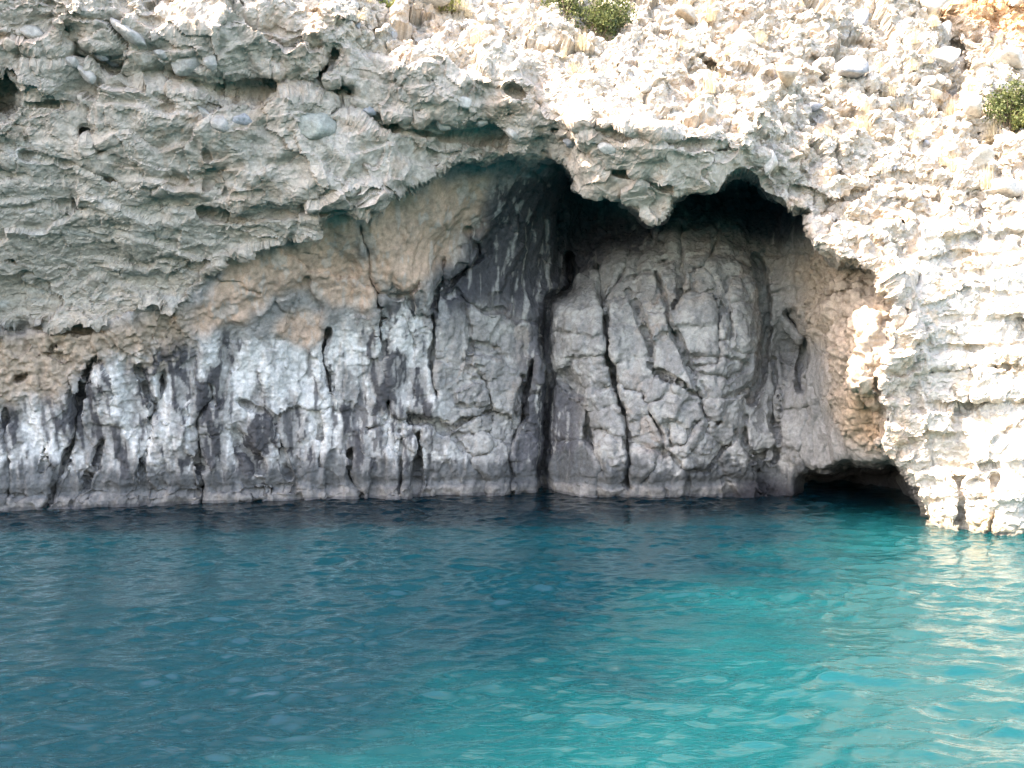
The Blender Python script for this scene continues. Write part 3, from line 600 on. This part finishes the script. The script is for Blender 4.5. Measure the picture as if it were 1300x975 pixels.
# the coast going on outside the picture
R2 = build_raster(-1150, 2300, -900, 1000, 10, False)
V2, F2 = voxel_solid(R2, 0.36, 75.0)
u2, v2 = project(V2); fu2 = u2[F2].mean(1); fv2 = v2[F2].mean(1); Pc = V2[F2].mean(1)
inside = (Pc[:, 1] < 60) & (fu2 > -45) & (fu2 < 1350) & (fv2 > -50) & (fv2 < 735)
keep = ~inside & (fu2 > -1140) & (fu2 < 2280) & (fv2 > -890) & (fv2 < 990) & (Pc[:, 2] > -1.5)
V2, F2, _ = compact(V2, F2[keep])
V2, C2, _, _ = relief_and_colour(R2, V2, F2, False)
me = mesh_from_arrays('coast', V2, F2); add_colour(me, C2)
coast = tag(link('coast', me, M_ROCK), kind='structure')
print('cliff', len(Fc), len(F2), time.time() - T0)

# surface look-up: nearest visible rock point for a photo pixel
gu = (u / 4).astype(int); gv = (v / 4).astype(int)
key = gu * 100000 + gv
srt = np.lexsort((V[:, 1], key)); ks = key[srt]
first = np.concatenate([[True], ks[1:] != ks[:-1]])
NEAR = dict(zip(ks[first].tolist(), srt[first].tolist()))
def at(px, py):
    for r in range(0, 6):
        for a in range(-r, r + 1):
            for b in range(-r, r + 1):
                k = NEAR.get((int(px / 4) + a) * 100000 + int(py / 4) + b)
                if k is not None: return Vector(V[k])
    return Vector(unproject(px, py, 26.0))

# ------------------------------------------------------------------ sea
def sea_material():
    m, nt, N, L, b = nodes_mat('sea_water')
    tc = N.new('ShaderNodeTexCoord')
    # slanted blend with a noisy edge: turquoise on one side, darker blue on the other
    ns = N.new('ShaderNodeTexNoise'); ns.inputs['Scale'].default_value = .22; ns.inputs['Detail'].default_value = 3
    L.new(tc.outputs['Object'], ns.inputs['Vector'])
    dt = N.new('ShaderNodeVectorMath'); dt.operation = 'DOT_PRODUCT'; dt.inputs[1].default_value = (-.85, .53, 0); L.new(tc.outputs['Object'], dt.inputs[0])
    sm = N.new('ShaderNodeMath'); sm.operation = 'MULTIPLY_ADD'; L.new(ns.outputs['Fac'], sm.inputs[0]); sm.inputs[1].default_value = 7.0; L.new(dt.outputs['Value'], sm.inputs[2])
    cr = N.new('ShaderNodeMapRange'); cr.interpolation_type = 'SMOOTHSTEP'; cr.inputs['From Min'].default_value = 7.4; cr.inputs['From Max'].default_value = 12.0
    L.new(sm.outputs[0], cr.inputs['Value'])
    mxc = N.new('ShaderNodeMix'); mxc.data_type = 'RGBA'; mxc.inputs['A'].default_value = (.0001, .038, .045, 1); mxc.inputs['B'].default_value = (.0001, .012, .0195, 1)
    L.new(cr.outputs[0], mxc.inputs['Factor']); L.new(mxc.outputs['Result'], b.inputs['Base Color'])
    b.inputs['Roughness'].default_value = .03; b.inputs['IOR'].default_value = 1.333; b.inputs['Specular IOR Level'].default_value = .5
    b.inputs['Subsurface Weight'].default_value = 1.0; b.inputs['Subsurface Radius'].default_value = (.25, 1.0, 1.1); b.inputs['Subsurface Scale'].default_value = 5.0
    b.subsurface_method = 'BURLEY'
    n1 = N.new('ShaderNodeTexNoise'); n1.inputs['Scale'].default_value = 9; n1.inputs['Detail'].default_value = 3; n1.inputs['Distortion'].default_value = .5
    mp = N.new('ShaderNodeMapping'); mp.inputs['Scale'].default_value = (.55, 1.5, 1); mp.inputs['Rotation'].default_value = (0, 0, .25)
    L.new(tc.outputs['Object'], mp.inputs['Vector']); L.new(mp.outputs[0], n1.inputs['Vector'])
    bp = N.new('ShaderNodeBump'); bp.inputs['Strength'].default_value = .4; bp.inputs['Distance'].default_value = .025
    L.new(n1.outputs['Fac'], bp.inputs['Height']); L.new(bp.outputs[0], b.inputs['Normal'])
    return m
def axis(a, b, fa, fb, st):
    core = list(np.arange(fa, fb, st)); lo = []; hi = []; x = fa; s = st
    while x > a: s *= 1.35; x -= s; lo.append(x)
    x = core[-1]; s = st
    while x < b: s *= 1.35; x += s; hi.append(x)
    return np.array(lo[::-1] + core + hi)
xs = axis(-400, 400, -14, 12.5, .041); ys = axis(-400, 60, 8.5, 32, .041)
X, Yg = np.meshgrid(xs, ys)
rng = np.random.RandomState(12)
Zw = np.zeros_like(X); dXx = np.zeros_like(X); dYy = np.zeros_like(X)
fadeX = sstep(40, 18, np.abs(X)) * sstep(-8, 3, Yg)
patch = .85 + .6 * fbm(np.stack([X * .22, Yg * .3, X * 0], -1), 3, 7); patch = np.clip(patch, .3, 1.5)
for k in range(90):
    lam = .15 * (1.25 / .15) ** rng.rand() if k > 4 else rng.uniform(3, 6)
    th = math.radians(-80 + rng.normal(0, 32)); kk = 2 * math.pi / lam
    amp = .0047 * lam if k > 4 else .012
    ph = kk * (X * math.cos(th) + Yg * math.sin(th)) + rng.uniform(0, 6.28)
    s = np.sin(ph); Zw += amp * s * patch; c_ = np.cos(ph) * amp * 1.0
    dXx += c_ * patch * math.cos(th); dYy += c_ * patch * math.sin(th)
Zw *= fadeX
Pw = np.stack([X + dXx * fadeX, Yg + dYy * fadeX, Zw], -1).reshape(-1, 3)
idx = np.arange(X.size).reshape(X.shape)
Fw = np.stack([idx[:-1, :-1], idx[:-1, 1:], idx[1:, 1:], idx[1:, :-1]], -1).reshape(-1, 4)
near0 = np.abs(V[:, 2]) < .12                      # the sea ends inside the rock, half a metre behind the wall it laps
xb = np.clip(((V[near0, 0] + 20) * 2).astype(int), 0, 79); shore = np.full(80, -1.0); np.maximum.at(shore, xb, V[near0, 1])
for k in range(1, 80): shore[k] = shore[k - 1] if shore[k] < 0 else shore[k]
shore[shore < 0] = 26; shore = np.maximum(shore, np.maximum(np.roll(shore, 1), np.roll(shore, -1)))
cen = Pw[Fw].mean(1)
Fw = Fw[cen[:, 1] < shore[np.clip(((cen[:, 0] + 20) * 2).astype(int), 0, 79)] + .6]
Pw, Fw, _ = compact(Pw, Fw)
sb = np.array([[-420, -420, -3.2], [420, -420, -3.2], [420, 120, -3.2], [-420, 120, -3.2]], float)
M_BED, *_r = nodes_mat('sand_bed'); _r[-1].inputs['Base Color'].default_value = (.30, .27, .20, 1)
tag(link('seabed', mesh_from_arrays('seabed', sb, np.array([[0, 1, 2, 3]])), M_BED), kind='structure')
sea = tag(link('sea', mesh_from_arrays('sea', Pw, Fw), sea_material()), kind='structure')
print('sea', len(Fw), time.time() - T0)

# ------------------------------------------------------------------ loose boulders, embedded cobbles
import bmesh
def stone_mesh(name, seed, size, colour, cuts=16, rough=.05, sub=3, hr=(.38, .8)):
    """an angular stone: a ball cut by random planes, then roughened"""
    rg_ = np.random.RandomState(seed)
    bm = bmesh.new(); bmesh.ops.create_icosphere(bm, subdivisions=sub, radius=1.0)
    P = np.array([w.co[:] for w in bm.verts]); tri = np.array([[q.index for q in f.verts] for f in bm.faces]); bm.free()
    for k in range(cuts):
        n = rg_.normal(size=3); n /= np.linalg.norm(n); h = rg_.uniform(*hr)
        t = P @ n; over_ = t > h; P[over_] -= np.outer((t[over_] - h) * .93, n)
    P *= np.array(size) * .72
    nn = P / np.maximum(np.linalg.norm(P, axis=1, keepdims=True), 1e-6); L_ = float(np.mean(size))
    P += nn * (fbm(P / L_ * 3 + seed, 3, seed) * rough * L_)[:, None]
    me = mesh_from_arrays(name, P, tri, False)
    cc = np.array(colour) * (1 + .18 * fbm(P / L_ * 2.2, 3, seed + 5))[:, None]
    add_colour(me, np.clip(cc, .01, .8)); me.materials.append(M_ROCK); return me
PALE = (.50, .475, .43); GREY = (.30, .31, .32); BLUE = (.38, .365, .335); WARM = (.42, .36, .29)
def place(name, me, px, py, dw, rot, parent=None, lift=.25):
    o = bpy.data.objects.new(name, me); col.objects.link(o); p = at(px, py)
    o.location = p + Vector((0, -dw * .1, dw * lift)); o.rotation_euler = rot
    if parent is not None: o.parent = parent
    return o
BOULDERS = [  # px, py, (sx, sy, sz), colour, rotation, label
 (1178, 8, (1.05, .8, .75), PALE, (.2, .1, .3), 'big white boulder at the top edge beside the shaded gully'),
 (1206, 82, (.75, .5, .85), BLUE, (.1, .3, .2), 'blue-grey boulder lying in the shaded gully of the slope'),
 (1195, 48, (.5, .4, .55), BLUE, (.3, .2, .9), 'smaller blue-grey stone wedged under the big white boulder'),
 (1286, 10, (.6, .5, .5), PALE, (.2, .1, .5), 'white boulder on the orange soil at the top right corner'),
 (1239, 210, (.55, .45, .42), PALE, (.1, .1, .1), 'rounded white stone left of the dry grass at right'),
 (972, 212, (.42, .35, .55), PALE, (.2, .4, .3), 'bright white stone perched on the right end of the cave lip'),
 (1070, 98, (.85, .6, .55), GREY, (.15, .1, .2), 'grey boulder on the middle of the sunny slope'),
 (1272, 90, (.75, .55, .5), PALE, (.1, .2, .4), 'pale boulder just above the green bush at right'),
 (990, 112, (.6, .5, .6), WARM, (.3, .1, .6), 'cream stone right of the dark hollow above the cave'),
 (1191, 113, (.75, .3, .22), WARM, (.1, .35, .1), 'flat tilted slab at the foot of the shaded gully'),
 (538, 6, (1.15, .6, .4), BLUE, (.05, .1, .1), 'long blue-grey slab at the top edge left of the centre bush'),
 (1280, 240, (1.1, .8, .5), PALE, (.1, .05, .2), 'broad pale boulder at the right edge below the green bush'),
 (1233, 146, (.75, .5, .55), PALE, (.1, .1, .7), 'square white block left of the green bush at right'),
 (940, 48, (.6, .5, .5), PALE, (.1, .4, .2), 'white stone up the slope above the dark hollow'),
 (1098, 24, (.55, .5, .6), GREY, (.1, .3, .2), 'upright grey stone near the top edge left of the white boulder'),
 (1262, 118, (.4, .35, .3), PALE, (.3, .1, .2), 'small white stone touching the left side of the green bush'),
 (870, 22, (.6, .5, .45), WARM, (.3, .1, .2), 'cream boulder right of the centre bush at the top')]
for k, (px, py, sz, c, rot, lab) in enumerate(BOULDERS):
    o = place('boulder', stone_mesh('boulder', 50 + k, sz, c), px, py, sz[2], rot)
    tag(o, lab, 'boulder')
LANDMARKS = [('the bush at top centre', 760, 25), ('the green bush at right', 1284, 140), ('the big white boulder', 1178, 8), ('the grey mid-slope boulder', 1070, 98), ('the dark hollow', 893, 85),
 ('the white stone on the cave lip', 972, 212), ('the shaded gully', 1210, 80), ('the blue-grey slab at the top', 538, 6), ('the broad right-edge boulder', 1280, 240), ('the headland top', 1130, 250)]
ORD = ['nearest', 'second', 'third', 'fourth', 'fifth', 'sixth', 'seventh', 'eighth', 'ninth', 'tenth', 'eleventh', 'twelfth']
def single_out(items, noun):
    """one label each: its colour or size, and its rank on one side of the nearest landmark"""
    byk = {}
    for o, look, px, py in items:
        d, n, lx, ly = min((math.hypot(px - x, py - y), n, x, y) for n, x, y in LANDMARKS)
        side = ('left' if px < lx else 'right') if abs(px - lx) > abs(py - ly) else ('above' if py < ly else 'below')
        byk.setdefault((look, side, n), []).append((d, o))
    for (look, side, n), l in byk.items():
        for k, (d, o) in enumerate(sorted(l, key=lambda t: t[0])):
            where = {'left': 'left of', 'right': 'right of', 'above': 'above', 'below': 'below'}[side]
            o['label'] = f'{look} {noun}, {ORD[min(k, 11)]} one {where} {n}' if len(l) > 1 else f'{look} {noun}, the only one {where} {n}'
loose = []
rg2 = random.Random(8); kinds = [stone_mesh('slope_rock', 200 + k, (1, .8, .75), [PALE, PALE, WARM, GREY][k % 4], sub=2, rough=.09) for k in range(8)]
made = 0
while made < 60:
    px, py = rg2.uniform(440, 1300), rg2.uniform(0, 270)
    if not (inpoly(np.array([px]), np.array([py + 8]), HILL)[0]) : continue
    s_ = rg2.choice([.12, .15, .18, .24, .34]) * rg2.uniform(.8, 1.2)
    o = place('slope_rock', kinds[made % 8], px, py, s_, (rg2.uniform(0, 6), rg2.uniform(0, 6), rg2.uniform(0, 6)), lift=.1)
    o.scale = (s_, s_ * rg2.uniform(.7, 1.1), s_ * rg2.uniform(.6, 1)); made += 1
    tag(o, None, 'rock', 'loose rocks on the sunny slope'); loose.append((o, ['small white', 'small white', 'small cream', 'small grey'][((made - 1) % 8) % 4], px, py))
single_out(loose, 'rock')
COBBLES = [(164, 42, (.95, .4, .32), BLUE, .6), (200, 71, (.34, .3, .22), BLUE, .1), (233, 86, (.72, .45, .48), BLUE, -.25), (264, 78, (.32, .3, .42), BLUE, 0), (93, 83, (.36, .3, .3), BLUE, .3), (113, 95, (.55, .3, .26), BLUE, .8),
 (258, 142, (.62, .3, .24), BLUE, .75), (279, 159, (.46, .35, .36), BLUE, .3), (305, 149, (.6, .3, .3), GREY, -.1), (40, 46, (.62, .4, .36), BLUE, .2), (395, 160, (1.05, .6, .8), (.33, .34, .30), .1), (8, 52, (.4, .3, .3), WARM, .2),
 (330, 96, (.4, .3, .25), WARM, .4), (140, 72, (.45, .3, .2), GREY, .5), (128, 62, (.36, .3, .2), GREY, .3), (180, 100, (.3, .3, .24), WARM, .1), (470, 138, (.4, .3, .25), GREY, .3), (560, 152, (.42, .3, .3), PALE, .3), (610, 160, (.36, .3, .24), PALE, -.2),
 (690, 172, (.4, .3, .3), WARM, .2), (650, 165, (.4, .3, .26), PALE, .5), (775, 185, (.45, .3, .3), PALE, .1), (720, 182, (.5, .3, .3), GREY, -.2), (590, 130, (.46, .3, .32), PALE, .4)]
for k, (px, py, sz, c, a) in enumerate(COBBLES):
    sz = tuple(q * .72 for q in sz)
    place('cobble', stone_mesh('cobble', 400 + k, sz, c, cuts=24, rough=.05, sub=3, hr=(.62, .92)), px, py, sz[2], (0, a, .2), overhang, lift=0).location.y += sz[1] * .36

# ------------------------------------------------------------------ bushes and dry grass
def leaf_material(name, c1, c2, trans=.35):
    m, nt, N, L, b = nodes_mat(name)
    oi = N.new('ShaderNodeNewGeometry'); rp = N.new('ShaderNodeMix'); rp.data_type = 'RGBA'
    rp.inputs['A'].default_value = (*c1, 1); rp.inputs['B'].default_value = (*c2, 1)
    L.new(oi.outputs['Random Per Island'], rp.inputs['Factor']); L.new(rp.outputs['Result'], b.inputs['Base Color'])
    b.inputs['Roughness'].default_value = .55; b.inputs['Specular IOR Level'].default_value = .3
    tr = N.new('ShaderNodeBsdfTranslucent'); L.new(rp.outputs['Result'], tr.inputs['Color'])
    mx = N.new('ShaderNodeMixShader'); mx.inputs[0].default_value = trans
    L.new(b.outputs[0], mx.inputs[1]); L.new(tr.outputs[0], mx.inputs[2]); L.new(mx.outputs[0], N['Material Output'].inputs['Surface'])
    return m
M_LEAF = leaf_material('bush_leaf', (.06, .09, .03), (.13, .15, .06)); M_LEAF2 = leaf_material('pale_leaf', (.16, .20, .06), (.26, .27, .10))
M_STRAW = leaf_material('dry_straw', (.44, .37, .25), (.60, .53, .39), .3)
M_STEM, *_r = nodes_mat('bush_stem'); _r[-1].inputs['Base Color'].default_value = (.16, .12, .08, 1); _r[-1].inputs['Roughness'].default_value = .9
def tube(Ps, Fs, a, b, ra, rb, n=5):
    a, b = np.array(a), np.array(b); d = b - a; d = d / max(np.linalg.norm(d), 1e-6)
    e = np.cross(d, [.3, .9, .2]); e /= np.linalg.norm(e); g = np.cross(d, e); i0 = len(Ps)
    for c_, r_ in ((a, ra), (b, rb)):
        for k in range(n):
            t = 2 * math.pi * k / n; Ps.append(c_ + (e * math.cos(t) + g * math.sin(t)) * r_)
    for k in range(n): Fs.append((i0 + k, i0 + (k + 1) % n, i0 + n + (k + 1) % n, i0 + n + k))
def bush(px, py, w, h, seed, label, mat, leaves=3600, sink=.1):
    rr = np.random.RandomState(seed); root = bpy.data.objects.new('bush', None); col.objects.link(root)
    root.location = at(px, py) + Vector((0, .1, -sink)); tag(root, label, 'bush')
    Ps, Fs = [], []; tips = []
    for k in range(26):
        a = rr.uniform(0, 6.28); r_ = math.sqrt(rr.rand()) * w * .46; z = h * (rr.uniform(.45, 1.0)) * (1 - .5 * (r_ / (w * .5)) ** 2)
        tip = np.array([r_ * math.cos(a), r_ * math.sin(a) * .8, z]); mid_ = tip * np.array([.4, .4, .55]) + rr.normal(0, .03, 3)
        b0 = np.array([rr.normal(0, .06), rr.normal(0, .06), 0]); tube(Ps, Fs, b0, mid_, .02, .012); tube(Ps, Fs, mid_, tip, .012, .004); tips.append((mid_, tip))
    link('stems', mesh_from_arrays('stems', np.array(Ps), np.array(Fs)), M_STEM, root)
    LP, LF = [], []
    cl = [tips[rr.randint(len(tips))] for _ in range(leaves // 22)]
    for mid_, tip in cl:
        t = rr.rand() ** .6; c0 = mid_ * (1 - t) + tip * t + rr.normal(0, .06, 3) * np.array([w, w, h]) ; sz = rr.uniform(.06, .13)
        for q in range(22):
            p = c0 + rr.normal(0, sz, 3)
            if p[2] < .02: p[2] = .02 + rr.rand() * .05
            d = rr.normal(size=3); d[2] = abs(d[2]) * .8 + .2; d /= np.linalg.norm(d); e = np.cross(d, rr.normal(size=3)); e /= np.linalg.norm(e)
            l_ = rr.uniform(.05, .09); ww = l_ * .32; i0 = len(LP)
            LP += [p, p + d * l_ * .5 + e * ww, p + d * l_, p + d * l_ * .5 - e * ww]; LF.append((i0, i0 + 1, i0 + 2, i0 + 3))
    link('foliage', mesh_from_arrays('foliage', np.array(LP), np.array(LF), False), mat, root)
bush(760, 40, 2.0, 1.5, 1, 'green leafy bush at the top edge above the middle of the cave', M_LEAF, 4600)
bush(716, 22, 1.1, .9, 2, 'small green bush left of the larger centre bush, cut by the top edge', M_LEAF, 1600)
bush(570, 12, .55, .5, 3, 'little green bush right of the blue-grey slab at the top', M_LEAF2, 900)
bush(1282, 168, 1.4, 1.5, 4, 'green bush at the right edge among white boulders', M_LEAF, 3600)
bush(1306, 172, .9, 1.0, 5, 'yellow-green bush cut by the right edge of the picture', M_LEAF2, 1800)
bush(492, 4, .45, .3, 6, 'tiny green bush at the top edge left of the blue-grey slab', M_LEAF2, 500)
def grass_mesh(seed, n, h, spread):
    rr = np.random.RandomState(seed); P_, F_ = [], []
    for k in range(n):
        b0 = np.array([*(rr.normal(0, spread * .3, 2)), -.03]); a = rr.uniform(0, 6.28); lean = abs(rr.normal(0, .35)); hh = h * rr.uniform(.5, 1.1)
        dr = np.array([math.cos(a), math.sin(a), 0]); sd_ = np.array([-dr[1], dr[0], 0]) * rr.uniform(.003, .006); i0 = len(P_)
        for q in range(4):
            t = q / 3; p = b0 + np.array([0, 0, hh * t * (1 - .25 * lean * t)]) + dr * hh * lean * t * t; wv_ = sd_ * (1 - t * .85)
            P_ += [p - wv_, p + wv_]
        for q in range(3): F_.append((i0 + 2 * q, i0 + 2 * q + 1, i0 + 2 * q + 3, i0 + 2 * q + 2))
    me = mesh_from_arrays('dry_grass', np.array(P_), np.array(F_), False); me.materials.append(M_STRAW); return me
GRASS = [grass_mesh(20 + k, 130, [.34, .42, .5, .62][k % 4], [.25, .35, .3, .25][k % 4]) for k in range(6)]
TUFTS = [(902, 118, 3, 'tall dry grass stalks standing in the dark hollow above the cave'), (1215, 130, 3, 'tall dry grass tuft at the foot of the shaded gully'), (1228, 122, 2, 'thin dry grass tuft just right of the gully stones'),
 (1258, 172, 2, 'dry grass tuft against the left side of the green bush'), (1249, 238, 3, 'tall straw tuft rising beside the rounded white stone at right'), (1128, 122, 1, 'dry grass tuft right of the grey boulder on the slope'),
 (580, 16, 1, 'straw tuft beside the little green bush at the top')]
for px, py, k, lab in TUFTS:
    o = bpy.data.objects.new('dry_grass_tuft', GRASS[k]); col.objects.link(o); o.location = at(px, py); tag(o, lab, 'grass tuft')
made = 0
low_tufts = []
while made < 60:
    px, py = rg2.uniform(440, 1290), rg2.uniform(0, 255)
    if not inpoly(np.array([px]), np.array([py + 14]), HILL)[0]: continue
    o = bpy.data.objects.new('dry_grass_tuft', GRASS[made % 6]); col.objects.link(o); o.location = at(px, py); o.rotation_euler = (0, 0, rg2.uniform(0, 6)); s_ = rg2.uniform(.45, .95); o.scale = (s_,) * 3
    tag(o, None, 'grass tuft', 'low dry grass tufts on the slope'); low_tufts.append((o, 'tiny straw' if s_ < .7 else 'low straw', px, py)); made += 1
single_out(low_tufts, 'grass tuft')
print('done', time.time() - T0)
